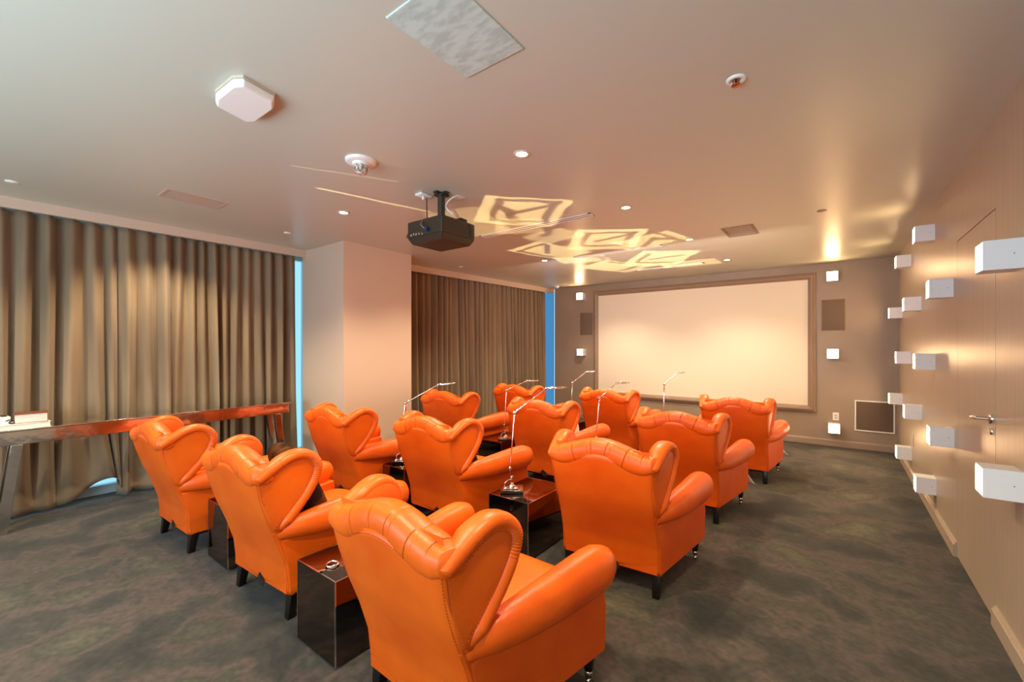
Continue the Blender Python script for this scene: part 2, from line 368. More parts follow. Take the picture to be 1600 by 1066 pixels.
for x,z,l in [(-.045,2.535,'lit white cube lamp top right of the screen, above the speaker grille'),(-.04,1.395,'lit white cube lamp right of the screen at mid height'),(-.025,.298,'lit white cube lamp low right of the screen, under the socket'),
    (-4.2,2.532,'lit white cube lamp top left of the screen'),(-4.19,1.385,'lit white cube lamp left of the screen at mid height')]:
    sconce(l,(x,YB,z),R(90),M['glowb'],group='cube sconces on the screen wall')
# ------------------------------------------------------------------ ceiling things
def lamp(kind,name,loc,energy,col,rot=(0,0,0),**kw):
    l=bpy.data.lights.new(name,kind); l.energy=energy; l.color=col
    for k,v in kw.items(): setattr(l,k,v)
    o=bpy.data.objects.new(name,l); COL.objects.link(o); o.location=loc; o.rotation_euler=rot; return o
DL=[(-1.622,2.246,'round recessed downlight nearest the camera, right of the projector'),
(-1.503,3.677,'round recessed downlight behind the long slot vent, second in the right row'),
(-1.363,5.218,'round recessed downlight, third in the right row toward the screen'),
(-1.251,6.776,'round recessed downlight closest to the screen in the right row'),
(-3.654,2.231,'round recessed downlight left of the projector'),
(-3.367,5.231,'round recessed downlight in the left row beyond the projector')]
WARM=(1,.83,.56)
for i,(x,y,l) in enumerate(DL):
    t=thing('downlight',l,'ceiling light',(x,y,H),0,'recessed downlights')
    MB().lathe((0,0,0),[(.036,-.001),(.038,-.006),(.048,-.008),(.053,-.004),(.054,0)],28).build('trim_ring',M['cream'],t)
    MB().lathe((0,0,0),[(0,-.003),(.037,-.003),(.037,0)],28).build('lens',M['down'],t)
for x,y in [(a[0],a[1]) for a in DL]+[(-3.5,3.75),(-1.75,.7),(-3.7,.6),(-3.25,6.8),(-5.1,1.3),(-.5,1.0),(-5.0,-.6)]:
    lamp('SPOT','downlight_beam',(x,y,H-.03),95,WARM,(0,0,0),spot_size=R(125),spot_blend=.7,shadow_soft_size=.05)
discs=[(-4.979,.30,'small white ceiling disc at the left edge'),(-4.805,2.26,'small white ceiling disc above the left curtain end'),(-4.683,4.859,'small white ceiling disc above the far curtain'),(-.105,4.848,'small taupe ceiling disc near the right wall')]
for i,(x,y,l) in enumerate(discs):
    o=MB().lathe((0,0,0),[(0,-.008),(.034,-.007),(.038,-.003),(.038,0)],24).build('sprinkler_cover',M['trimgrey' if i==3 else 'white'],loc=(x,y,H)); tag(o,l,'sprinkler cover')
t=thing('fire_sprinkler','white ringed fire sprinkler with copper head in the bare ceiling','sprinkler',(-.373,2.227,H))
MB().lathe((0,0,0),[(.022,-.001),(.024,-.008),(.036,-.010),(.042,-.005),(.043,0)],28).build('ring',M['white'],t)
MB().lathe((0,0,0),[(0,-.03),(.02,-.03),(.02,-.027),(.006,-.026),(.006,0)],20).cyl((-.012,0,0),(-.012,0,-.028),.002).cyl((.012,0,0),(.012,0,-.028),.002).build('head',M['brass'],t)
t=thing('fire_strobe','white round fire alarm with clear faceted strobe dome left of the projector','alarm',(-2.545,1.68,H))
MB().lathe((0,0,0),[(0,-.02),(.085,-.02),(.098,-.014),(.10,0)],36).lathe((0,0,0),[(.055,-.019),(.055,-.032),(.05,-.036),(0,-.036)],32).build('base',M['white'],t)
MB().lathe((0,0,0),[(.048,-.035),(.046,-.06),(.040,-.082),(.022,-.094),(0,-.096)],10,smooth=False).build('strobe_lens',M['clear'],t)
t=thing('emergency_light','white chamfered emergency light box mounted on the ceiling','emergency light',(-2.36,.905,H))
# octagonal body, long side along local y
def octa(hx,hy,c,z): return [(-hx+c,-hy,z),(hx-c,-hy,z),(hx,-hy+c,z),(hx,hy-c,z),(hx-c,hy,z),(-hx+c,hy,z),(-hx,hy-c,z),(-hx,-hy+c,z)]
EL=[(-.048,-.116),(-.127,-.091),(-.177,.069),(-.134,.101),(.084,.103),(.156,.071),(.188,-.081),(.143,-.110)][::-1]
el=lambda k,z:[(x*k,y*k,z) for x,y in EL]
wn(MB().hull8(el(.93,-.046),el(1,-.012),bev=.008,seg=3).build('diffuser',M['white'],t))
MB().hull8(el(1.01,-.012),el(1.01,0)).build('backplate',M['cream'],t)
o=MB().hull8([(-1.36,1.005,H-.006),(-1.04,1.005,H-.006),(-1.04,1.455,H-.006),(-1.36,1.455,H-.006)],[(-1.362,1.003,H),(-1.038,1.003,H),(-1.038,1.457,H),(-1.362,1.457,H)],bev=.002)
o=wn(o.build('access_panel',M['access'])); tag(o,'scuffed grey green rectangular access panel at the top edge of the ceiling','ceiling panel')
def grille(name,label,x0,x1,y0,y1,n,mm='trimgrey'):
    t=thing(name,label,'vent',((x0+x1)/2,(y0+y1)/2,H)); a=(x1-x0)/2;b=(y1-y0)/2
    MB().box(-a,a,-b,-b+.02,-.006,0).box(-a,a,b-.02,b,-.006,0).box(-a,-a+.02,-b+.02,b-.02,-.006,0).box(a-.02,a,-b+.02,b-.02,-.006,0).build('frame',M[mm],t)
    s=MB()
    for i in range(n):
        x=-a+.02+(2*a-.04)*(i+.5)/n; s.box(x-.004,x+.004,-b+.02,b-.02,-.004,0)
    s.build('slats',M[mm],t)
M['vent_l']=mat('faint_vent_paint',srgb(190,168,148),.5)
grille('ceiling_vent','long faint louvred ceiling vent above the left curtain',-4.46,-4.2,1.05,1.485,14,'vent_l')
grille('ceiling_vent','square brown ceiling panel vent near the right wall',-.975,-.675,4.95,5.40,14)
def slotv(label,x0,x1,y,w=.11):
    t=thing('slot_diffuser',label,'vent',((x0+x1)/2,y,H),0,'linear ceiling slot diffusers'); a=(x1-x0)/2;b=w/2
    MB().box(-a,a,-b,-b+.014,-.007,0).box(-a,a,b-.014,b,-.007,0).box(-a,-a+.02,-b,b,-.007,0).box(a-.02,a,-b,b,-.007,0).box(-a+.02,a-.02,-.008,.008,-.006,0).build('frame',M['white'],t)
    MB().box(-a+.02,a-.02,-b+.014,-.008,-.0025,0).box(-a+.02,a-.02,.008,b-.014,-.0025,0).build('slot',M['trimgrey'],t)
slotv('long white slot diffuser in the ceiling right beside the projector',-3.2,-1.83,3.675)
slotv('white slot diffuser in the ceiling midway to the screen',-2.92,-1.7,5.33,.09)
slotv('white slot diffuser in the ceiling closest to the screen',-2.6,-1.57,6.82,.09)
o=MB().lathe((0,0,0),[(0,-.05),(.02,-.048),(.035,-.035),(.04,-.02),(.045,-.012),(.045,0)],20).build('ceiling_camera',M['white'],loc=(-4.6,7.62,H)); tag(o,'small white dome camera on the ceiling in the far left corner','camera')
# ------------------------------------------------------------------ projector
t=thing('projector','dark ceiling mounted projector hanging by a short black pole','projector',(-2.56,2.43,H))
px,py=.20,.185; zb,zt_=-.43,-.25
b=MB().hull8([(-px+.03,-py+.03,zb),(px-.03,-py+.03,zb),(px-.03,py-.03,zb),(-px+.03,py-.03,zb)],[(-px,-py,zb+.05),(px,-py,zb+.05),(px,py,zb+.05),(-px,py,zb+.05)],bev=.008)
b.box(-px,px,-py,py,zb+.048,zt_,bev=.012,seg=3)
wn(b.build('body',M['projb'],t))
MB().lathe((.08,py-.005,-.32),[(.0,.0),(.04,.0),(.045,.02),(.04,.03),(.03,.026),(0,.02)],24,'y').build('lens',M['black'],t)
for i,(x,z,w) in enumerate([(-.15,-.36,.018),(-.12,-.355,.014),(-.09,-.36,.02),(-.055,-.36,.016),(-.02,-.365,.012)]): MB().box(x-w/2,x+w/2,-py-.003,-py+.004,z-.008,z+.008,bev=.001).build('port',M['trimgrey'],t)
MB().cyl((.05,-py-.03,-.345),(.05,-py,-.345),.015).build('cable_plug',M['blue'],t)
MB().box(.184,.188,-.12,.02,-.36,-.29).build('side_grille',M['black'],t)
MB().box(px-.02,px+.004,.11,.165,zb+.07,zt_-.01,bev=.004).build('vent_grille',M['black'],t)
mt=MB().lathe((0,0,0),[(0,-.245),(.075,-.245),(.085,-.225),(.07,-.205),(.03,-.195),(.024,-.19)],24)
mt.box(-.13,.13,-.018,.018,-.252,-.236,bev=.004).box(-.018,.018,-.13,.16,-.252,-.238,bev=.004)
mt.box(.06,.17,.05,.13,-.25,-.215,bev=.01)
mt.build('mount_bracket',M['black'],t)
MB().cyl((0,0,-.2),(0,0,-.012),.030,n=20).build('pole',M['projb'],t)
MB().box(-.07,.07,-.022,.022,-.016,0,bev=.004).box(-.022,.022,-.07,.07,-.016,0,bev=.004).lathe((0,0,0),[(.032,0),(.032,-.03),(0,-.03)],20).build('ceiling_plate',M['black'],t)
c=lambda pts,r,m,n: MB().tube([tuple(q) for q in cr(pts,8)],r,7).build(n,m,t)
c([(.06,.10,-.01),(.045,.05,-.05),(.03,.02,-.11),(.075,.04,-.17),(.11,.07,-.215)],.006,M['white'],'cable')
c([(-.12,-.05,-.03),(-.118,-.05,-.12),(-.09,-.07,-.24)],.004,M['black'],'cable')
c([(-.09,-.08,-.235),(-.17,-.12,-.23),(-.205,-.15,-.30),(-.225,-.17,-.36),(-.18,-py,-.37)],.004,M['black'],'cable')
c([(0,-.06,-.22),(-.02,-.15,-.24),(0,-py-.03,-.30),(.04,-py-.035,-.34)],.004,M['trimgrey'],'cable')
o=MB().box(-.04,.04,-.055,.055,-.02,0,bev=.006).cyl((0,0,-.045),(0,0,-.018),.01).build('ceiling_outlet',M['white'],loc=(-2.70,2.36,H)); tag(o,'white ceiling power outlet left of the projector pole','outlet')
o=MB().box(-.045,.045,-.045,.045,-.006,0,bev=.003).build('ceiling_cable_plate',M['white'],loc=(-2.52,2.58,H)); tag(o,'white ceiling cable plate just behind the projector pole','cable plate')
# ------------------------------------------------------------------ wing chair
def yb(z): return ip(z,[.13,.30,.44,.58,.71,.83,.92],[.018,.0,-.045,-.10,-.14,-.165,-.175])
def hw(z): return ip(z,[.13,.45,.65,.85],[.325,.318,.318,.332])
def arch(x):
    a=abs(x); return .862-.055*(.5-.5*math.cos(math.pi*min(a/.27,1)))+ (.012*(max(a-.27,0)/.06))
def wx(y,z): return hw(z)+.048*min(max((y+.165)/.35,0),1)
WO=[(-.165,.825),(-.10,.868),(-.02,.915),(.06,.932),(.135,.905),(.178,.84),(.165,.755),(.115,.66),(.05,.58),(-.005,.52),(-.035,.485)]
def make_chair(label,loc,rz,group):
    T=thing('wing_chair',label,'armchair',loc,rz,group); le=M['leather']
    # outside back
    def Fo(u,v):
        x0=-1+2*u; top=arch(x0*.33)-.004; z=.14+(top-.14)*v; e=abs(x0)
        return (x0*hw(z),yb(z)+ (-.006*math.cos(x0*math.pi/2)) +.012*max(0,e-.93)/.07,z)
    def Fi(u,v):
        x0=-1+2*u; top=arch(x0*.33)-.004; z=.14+(top-.14)*v
        return (x0*(hw(z)-.004),yb(z)+.05,z)
    nu,nv=33,24; mb=MB().grid(Fo,nu,nv); mb.grid(Fi,nu,nv)
    o=nu*nv
    rim=[(0,j) for j in range(nv)]+[(i,nv-1) for i in range(1,nu)]+[(nu-1,j) for j in range(nv-2,-1,-1)]+[(i,0) for i in range(nu-2,-1,-1)]
    for k in range(len(rim)-1):
        (i,j),(i2,j2)=rim[k],rim[k+1]; mb.f.append((j*nu+i,j2*nu+i2,o+j2*nu+i2,o+j*nu+i)); mb.sm.append(False)
    mb.build('outside_back',le,T)
    # inside back pad
    def Fp(u,v):
        x0=-1+2*u; z=.36+(.90-.36)*v; bul=(1-abs(x0)**4)*(1-abs(2*v-1)**6)
        return (x0*.295,yb(z)+.045+.095*bul,z)
    def Fq(u,v):
        x0=-1+2*u; z=.36+(.90-.36)*v; return (x0*.295,yb(z)+.044,z)
    MB().grid(Fp,21,17).grid(Fq,2,17).build('inside_back',le,T)
    # crest roll with gathered seams
    pts=[];r1=[];r2=[]
    seams=[-.17,-.05,.06,.17]
    N=150
    for i in range(N+1):
        x=-.333+.666*i/N; g=sum(math.exp(-((x-s)/.005)**2) for s in seams)
        e=max(0,(abs(x)-.22)/.113); k=1-.022*min(g,1); k*=1-.30*e*e; pts.append((x,-.172+.066*k,arch(x)+.014-.004*e)); r1.append(.068*k*(1-.12*e)); r2.append(.068*k)
    MB().tube(pts,r1,24,ry=r2,dome=False,ex=.8).build('crest_roll',le,T)
    # wings
    for sgn in (-1,1):
        O=[p for p in cr(WO,5)]
        ring=[(p[0],p[1]) for p in O]
        back=[(yb(z),z) for z in (.52,.60,.70,.78)]
        poly=ring+back
        c=np.array([np.mean([p[0] for p in poly]),np.mean([p[1] for p in poly])])
        W=MB(); lv=[(0.97,-.010),(.90,.0),(.6,.004),(.25,.005)]; n=len(poly); vs=[];
        for s,dx in lv:
            for p in poly:
                q=c+(np.array(p)-c)*s; vs.append((sgn*(wx(q[0],q[1])+dx-.004),q[0],q[1]))
        vs.append((sgn*(wx(c[0],c[1])+.001),c[0],c[1]))
        fs=[(k*n+i,k*n+(i+1)%n,(k+1)*n+(i+1)%n,(k+1)*n+i) for k in range(3) for i in range(n)]+[(3*n+i,3*n+(i+1)%n,4*n) for i in range(n)]
        m=len(vs); vi=[]
        for s,dx in ((.97,-.06),(.85,-.085),(.45,-.092)):
            for p in poly:
                q=c+(np.array(p)-c)*s; vi.append((sgn*(wx(q[0],q[1])+dx),q[0],q[1]))
        vi.append((sgn*(wx(c[0],c[1])-.092),c[0],c[1]))
        fs+=[(i,(i+1)%n,m+(i+1)%n,m+i) for i in range(n)]
        fs+=[(m+k*n+i,m+k*n+(i+1)%n,m+(k+1)*n+(i+1)%n,m+(k+1)*n+i) for k in range(2) for i in range(n)]+[(m+2*n+i,m+2*n+(i+1)%n,m+3*n) for i in range(n)]
        w=W.add(vs+vi,fs,True).build('wing',le,T)
        # rolled border
        OO=[p for p in cr(WO,28)]; K=len(OO); pts=[];ra=[];rb=[]
        for k,p in enumerate(OO):
            t_=OO[min(k+1,K-1)]-OO[max(k-1,0)]; t_=t_/np.linalg.norm(t_); nn=np.array([t_[1],-t_[0]])  # inward
            q=p+nn*.024; f=k/(K-1); pl=1.0
            if .32<f<.62: pl=1-.085*(.5+.5*math.sin(k*1.5708))*math.sin((f-.32)/.30*math.pi)**.5
            if f>.85: pl*=1-.55*(f-.85)/.15
            ps=.40+.60*min(f/.16,1)
            ra.append(.030*pl*(.7+.3*min(f/.1,1))); rb.append(.05*ps*pl*(1 if f<.85 else 1-.4*(f-.85)/.15)); pts.append((sgn*(wx(q[0],q[1])+.018-.05*ps),q[0],q[1]))
        MB().tube(pts,ra,14,up=lambda k:(0,OO[min(k+1,K-1)][1]-OO[max(k-1,0)][1],-(OO[min(k+1,K-1)][0]-OO[max(k-1,0)][0])),ry=rb,dome=False,dome2=True,ex=.85).build('wing_roll',le,w)
        # scroll arm
        ys=[-.06,.0,.06,.14,.25,.38,.52,.62,.665,.685]
        cx=[.275,.306,.332,.352,.373,.392,.409,.420,.424,.425]; cz=[.488,.50,.512,.518,.522,.526,.53,.531,.531,.531]
        rx=[.030,.038,.048,.058,.067,.075,.082,.085,.082,.076]; rz=[.030,.046,.060,.073,.083,.090,.096,.098,.094,.087]
        Y=np.linspace(-.035,.685,30); g=lambda a:[ip(y,ys,a) for y in Y]
        MB().tube([(sgn*a,y,z) for a,y,z in zip(g(cx),Y,g(cz))],g(rz),22,ry=g(rx),dome=False,dome2=True,ex=.92).build('arm',le,T)
        # arm front upright (below the scroll) is part of the body
    # body: side panels and front rail in one upholstered shell
    zt=.455
    bt=[(-.322,.022,.14),(.322,.022,.14),(.44,.715,.14),(-.44,.715,.14)]
    md=[(-.322,-.035,zt),(.322,-.035,zt),(.425,.69,zt),(-.425,.69,zt)]
    bm=MB()
    for sgn in (-1,1):   # two side blocks
        xo=lambda y,z:.322+.118*(y-.02)/.695
        B=[(sgn*.322,.022,.14),(sgn*.442,.715,.14),(sgn*.31,.715,.14),(sgn*.22,.022,.14)]
        U=[(sgn*.320,-.03,zt),(sgn*.437,.70,zt+.03),(sgn*.31,.70,zt+.03),(sgn*.22,-.03,zt)]
        Mi=[(sgn*.322,.005,.30),(sgn*.446,.718,.34),(sgn*.31,.718,.34),(sgn*.22,.0,.30)]
        if sgn<0: B,U,Mi=B[::-1],U[::-1],Mi[::-1]
        q=bmesh.new(); vb=[q.verts.new(p) for p in B]; vm=[q.verts.new(p) for p in Mi]; vu=[q.verts.new(p) for p in U]
        q.faces.new(vb[::-1]); q.faces.new(vu)
        for A_,B_ in ((vb,vm),(vm,vu)):
            for i in range(4): q.faces.new((A_[i],A_[(i+1)%4],B_[(i+1)%4],B_[i]))
        bmesh.ops.recalc_face_normals(q,faces=q.faces[:])
        ed=[e for e in q.edges if not (e.verts[0] in vm and e.verts[1] in vm)]
        bmesh.ops.bevel(q,geom=ed,offset=.012,segments=3,affect='EDGES',profile=.5)
        bm.bm(q,None,True)
    bm.box(-.33,.33,.66,.712,.14,.33,bev=.012,seg=3); bm.box(-.30,.30,.01,.68,.145,.30)
    wn(bm.build('body',le,T))
    # seat cushion
    def Fs(u,v):
        a=2*math.pi*u; ph=math.pi*(v-.5); e=.28
        sg=lambda w,p: math.copysign(abs(w)**p,w)
        return (sg(math.cos(a),e)*sg(math.cos(ph),.5)*.305,.39+sg(math.sin(a),e)*sg(math.cos(ph),.5)*.36,.375+sg(math.sin(ph),.7)*.075+.015*(math.cos(ph)*0+max(0,math.sin(ph)))*math.cos(a*0))
    MB().grid(Fs,48,14,close_u=True).build('seat_cushion',le,T)
    # underframe and legs
    MB().hull8([(-.29,.05,.118),(.29,.05,.118),(.40,.69,.118),(-.40,.69,.118)],[(-.30,.04,.142),(.30,.04,.142),(.41,.70,.142),(-.41,.70,.142)]).build('underframe_shade',M['under'],T)  # black slab, also puts the shadow beneath the chair into its colour
    for sgn in (-1,1):
        x=sgn*.288; a,b=.028,.020
        MB().hull8([(x-b,.036-b,0),(x+b,.036-b,0),(x+b,.036+b,0),(x-b,.036+b,0)],[(x-a,.058-a,.145),(x+a,.058-a,.145),(x+a,.058+a,.145),(x-a,.058+a,.145)],bev=.003).build('leg',M['wood'],T)
        x=sgn*.385; y=.66
        L_=MB().lathe((x,y,0),[(0,.045),(.016,.045),(.018,.055),(.022,.09),(.026,.125),(.028,.145)],16).build('leg',M['wood'],T)
        MB().lathe((x,y,0),[(0,.034),(.017,.034),(.019,.05),(.019,.062),(.016,.064)],16).lathe((x,y,.017),[(0,-.011),(.014,-.011),(.017,-.007),(.017,.007),(.014,.011),(0,.011)],16,'x').build('caster',M['chrome'],L_)
    # stitching
    st=MB()
    def stitches(P,nrm,step=.0125,r=.0022,ln=.0042):
        P=[Vector(p) for p in P]; acc=0
        for a,b in zip(P[:-1],P[1:]):
            d=(b-a); l=d.length
            while acc<l:
                c_=a+d*(acc/l); t_=d.normalized(); n_=Vector(nrm); s_=t_.cross(n_).normalized()
                st.add([c_-t_*ln,c_+s_*r,c_+t_*ln,c_-s_*r,c_+n_*r*1.2],[(0,1,4),(1,2,4),(2,3,4),(3,0,4)])
                acc+=step
            acc-=l
    for sgn in (-1,1):
        zs=[.82-.02*i for i in range(34)]
        stitches([(sgn*(hw(z)-.012),yb(z)+.004,z) for z in zs],(0,-1,0))
        O=cr(WO,8); c=np.array([.03,.72]); P=[]
        for k,p in enumerate(O):
            t_=O[min(k+1,len(O)-1)]-O[max(k-1,0)]; t_=t_/np.linalg.norm(t_); q=p+np.array([t_[1],-t_[0]])*.058
            if k<len(O)-6: P.append((sgn*(wx(q[0],q[1])+.0015),q[0],q[1]))
        stitches(P,(sgn,0,0))
        stitches([(sgn*(wx(yb(z)+.012,z)),yb(z)+.014,z) for z in [.80-.02*i for i in range(17)]],(sgn,0,0))
    stitches([(x,yb(arch(x)-.02)-.0075,arch(x)-.022) for x in np.linspace(-.315,.315,50)],(0,-1,0))
    st.build('stitching',M['stitch'],T)
    tg=MB().add([(-.045,-.004,.150),(-.012,-.006,.188),(.035,-.010,.158),(.048,-.016,.128),(.0,-.014,.120)],[(0,1,2,3,4)])
    tg.add([(-.03,-.008,.165),(-.018,-.012,.182),(.012,-.014,.165),(.004,-.016,.148)],[(0,1,2,3)])
    tb=tg.build('zip_tab',M['black'],T); md=tb.modifiers.new('th','SOLIDIFY'); md.thickness=.003
    tb.location=(.03,.015,0)
    return T
CG='orange leather wing chairs in four rows'
chairs=[
('A',-1.276,1.073,-1.1,'orange leather wing chair nearest the camera, at the bottom centre of the photo'),
('B',-2.696,1.096,2.8,'orange leather wing chair with a large dark fur cushion, middle of the nearest row'),
('C1',-4.038,1.031,1.4,'orange leather wing chair closest to the chrome console table, leftmost of the nearest row'),
('C',-1.142,2.506,3.1,'orange leather wing chair right of the dark table with the nearest reading lamp'),
('D',-2.63,2.421,.2,'orange leather wing chair in the second row, left of the nearest reading lamp'),
('E',-3.79,2.265,-.5,'orange leather wing chair in the second row, in front of the pale column'),
('F',-1.1,3.899,.9,'orange leather wing chair, right end of third row, white cloth hanging in front'),
('G',-2.517,3.838,2.1,'orange leather wing chair in the middle of third row, white cloth on its seat'),
('H',-3.94,3.861,3.0,'orange leather wing chair in the third row, left end, against the far curtain'),
('I',-.904,5.349,3.6,'orange leather wing chair closest to the wall vent, right end of the front row'),
('J',-2.434,5.331,-1.2,'orange leather wing chair in the middle of the front row, below the screen left edge'),
('K',-3.777,5.12,0,'orange leather wing chair at the far left end of the front row, by the curtain')]
pos={}; c0=None
for n,x,y,r,l in chairs:
    pos[n]=(x,y,R(r))
    if c0 is None: c0=make_chair(l,(x,y,0),R(r),CG)
    else: dup(c0,l,(x,y,0),R(r),CG)
def cl(n,p):   # chair-local -> world
    x,y,r=pos[n]; return (x+math.cos(r)*p[0]-math.sin(r)*p[1],y+math.sin(r)*p[0]+math.cos(r)*p[1],p[2])
# ------------------------------------------------------------------ cushions and throws
def cushion(label,n,p,tilt,rz,s=.24):
    def F(u,v):
        a=2*math.pi*u; r=v if v<=1 else 1
        sg=lambda w,q: math.copysign(abs(w)**q,w)
        t_=2*v if v<.5 else 2*(1-v); rad=math.sin(min(t_,1)*math.pi/2)
        x=sg(math.cos(a),.55)*rad*s; z=sg(math.sin(a),.55)*rad*s
        th=.085*math.cos(min(t_,1)*math.pi/2)**.6
        return (x,(-th if v<.5 else th),z)
    o=MB().grid(F,48,28,close_u=True).build('cushion',M['fur'],loc=cl(n,p)); o.rotation_euler=(R(tilt),0,pos[n][2]+R(rz)); return tag(o,label,'cushion')
cushion('large dark brown fur cushion leaning in the middle chair of the nearest row','B',(.08,.20,.67),24,-14,.255)
cushion('dark brown fur cushion glimpsed behind the wing of the second row middle chair','D',(.09,.17,.62),22,-8,.2)
def throw(label,n,x0,x1,zend):
    prof=[(.50,.462),(.60,.462),(.69,.458),(.745,.445),(.775,.41),(.782,.34),(.785,.28),(.79,zend)]
    P=cr(prof,5)
    def F(u,v):
        k=v*(len(P)-1); i=min(int(k),len(P)-2); p=P[i]+(P[i+1]-P[i])*(k-i)
        x=x0+(x1-x0)*u+v*v*(.02+.16*u)
        dz=(.06*u if v>.5 else 0)*(v-.5)*2
        return (x,p[0]+.010*math.sin(u*16)*v+.012*v,p[1]-dz+.004)
    o=MB().grid(F,22,36).build('throw',M['cloth'],loc=(pos[n][0],pos[n][1],0),fix=False); o.rotation_euler=(0,0,pos[n][2])
    md=o.modifiers.new('th','SOLIDIFY'); md.thickness=.005
    return tag(o,label,'throw')
throw('white cloth hanging off the seat front of the right chair in the third row','F',.12,.31,.23)
throw('white cloth hanging off the seat front of the right chair in the front row','I',.12,.31,.24)
def towel(n,p):
    def F(u,v):
        a=2*math.pi*u; r=(1-v)**.75*.055+.006; return (math.cos(a)*r*1.0+.02*v,math.sin(a)*r*(.75+.2*math.sin(3*a)),.27*v)
    o=MB().grid(F,20,12,close_u=True).build('folded_towel',M['cloth'],loc=cl(n,p)); return tag(o,'white folded cloth standing upright on the seat of the third row middle chair','cloth')
towel('G',(.235,.33,.45))
# ------------------------------------------------------------------ side tables
TW,TD,TH=.35,.50,.41
def make_table(label,loc,rz,group):
    T=thing('side_table',label,'side table',loc,rz,group); a=TW/2
    MB().box(-a,a,0,TD,.012,TH-.012).build('mirror_body',M['mirror'],T)
    MB().box(-a,a,0,TD,TH-.012,TH).build('mirror_top',M['mirror'],T)
    e=MB(); r=.0028
    for x in (-a,a):
        for y in (0,TD): e.box(x-r,x+r,y-r,y+r,.012,TH)
        e.box(x-r,x+r,0,TD,TH-.001,TH+.0015)
    for y in (0,TD): e.box(-a,a,y-r,y+r,TH-.001,TH+.0015)
    e.build('edge_trim',M['chrome'],T)
    MB().box(-a+.02,a-.02,.02,TD-.02,0,.013).build('plinth',M['under'],T)
    return T
TG='dark mirrored cube side tables between the chairs'
tabs=[('AB',-2.02,1.085,'dark mirrored side table left of the nearest chair, an added chrome ring on top'),
('BC',-3.40,1.13,'dark mirrored side table between the two leftmost chairs of the nearest row'),
('CD',-1.875,2.43,'dark mirrored side table carrying the nearest chrome reading lamp'),
('DE',-3.195,2.44,'dark mirrored side table in the second row, close to the pale column'),
('GF',-1.83,3.83,'dark mirrored side table in the third row, right of the middle chair'),
('HG',-3.22,3.82,'dark mirrored side table in the third row, near the far curtain'),
('JI',-1.68,5.33,'dark mirrored side table in the front row, below the screen middle'),
('KJ',-3.10,5.28,'dark mirrored side table in the front row, near the far left corner')]
tp={}; t0=None
for n,x,y,l in tabs:
    tp[n]=(x,y)
    if t0 is None: t0=make_table(l,(x,y,0),0,TG)
    else:
        q_=dup(t0,l,(x,y,0),0,TG)
        if n=='DE': q_.scale=(.87,1,1)   # slimmer gap between these two chairs
# made-up ring in place of an unclear chrome glint on the nearest table
o=MB().tube([(.028*math.cos(a_),.028*math.sin(a_),.006) for a_ in [2*math.pi*i/24 for i in range(25)]],.005,8,dome=False).build('glint_ring',M['chrome'],loc=(-2.0,1.16,TH+.001)); tag(o,'added chrome ring standing for a glint on the side table left of the nearest chair','ring')
# ------------------------------------------------------------------ reading lamps
def reading_lamp(label,loc,elb,jt,head,zE,zJ,zH,slab=True,phi=37.1,lean=(.0,.0)):
    """stand rises to the elbow, arm goes sideways; elb,jt,head = horizontal reach along phi"""
    T=thing('reading_lamp',label,'lamp',loc,R(phi),'chrome reading lamps on the side tables'); ch=M['chrome']
    wn(MB().box(-.085,.085,-.075,.075,0,.022,bev=.003).build('base_slab',M['blackglass'],T))
    MB().box(-.06,.045,-.04,.04,.022,.030,bev=.002).lathe((0,0,.03),[(.03,0),(.03,.008),(.014,.016),(.012,.03),(0,.03)],20).build('foot',ch,T)
    MB().tube([tuple(q) for q in cr([(-.055,0,.03),(-.052,0,.055),(-.03,0,.078),(-.004,0,.085)],6)],.0035,8).build('carry_loop',ch,T)
    zk=.17
    MB().tube([(0,0,.05),(0,0,.085),(-.014,0,zk-.03),(-.012,0,zk)],.006,8).lathe((0,0,.10),[(0,-.014),(.013,-.012),(.013,.012),(0,.014)],12).build('lower_stem',ch,T)
    s=MB()
    for dy in (-.006,.006): s.tube([(-.012,dy,zk-.04),(-.012,dy,zk),(elb,dy,zE)],.0048,8)
    s.lathe((-.014,0,zk),[(0,-.014),(.011,-.014),(.011,.014),(0,.014)],14,'y'); s.build('stand_rod',ch,T)
    MB().lathe((elb,0,zE),[(0,-.018),(.014,-.018),(.014,.018),(0,.018)],16,'y').tube([(elb,0,zE-.07),(elb,0,zE)],.009,10).tube([(elb,0,zE),(elb+.05,0,zE+.05*(zJ-zE)/(jt-elb))],.008,10).build('elbow_joint',ch,T)
    a=MB()
    for dy in (-.005,.005): a.tube([(elb,dy,zE),(jt,dy,zJ)],.0046,8)
    a.build('arm_rod',ch,T)
    MB().lathe((jt,0,zJ),[(0,-.014),(.011,-.014),(.011,.014),(0,.014)],16,'y').tube([(jt,0,zJ),(jt+.03,0,zJ+.006)],.006,8).build('head_joint',ch,T)
    dz=zH-zJ
    MB().hull8([(jt+.02,-.018,zJ-.004),(head,-.024,zH-.008),(head,.024,zH-.008),(jt+.02,.018,zJ-.004)],[(jt+.02,-.014,zJ+.012),(head,-.02,zH+.006),(head,.02,zH+.006),(jt+.02,.014,zJ+.012)],bev=.004).cyl((head-.03,0,zH),(head+.02,0,zH+.002),.006).build('lamp_head',ch,T)
    return T
z0=TH+.0016
def L_(label,x,y,elb,jt,hd,zE,zJ,zH): reading_lamp(label,(x,y,z0),elb,jt,hd,zE-z0,zJ-z0,zH-z0)
L_('chrome reading lamp nearest the camera, on the dark table of the second row',-1.955,2.58,.02,.26,.39,1.0,1.185,1.19)
L_('chrome reading lamp in front of the pale column edge, arm reaching over the third row',-3.27,2.60,.03,.34,.48,.965,1.14,1.155)
L_('chrome reading lamp on the third row table, in front of the far left chair',-3.085,3.95,.01,.25,.37,.99,1.10,1.10)
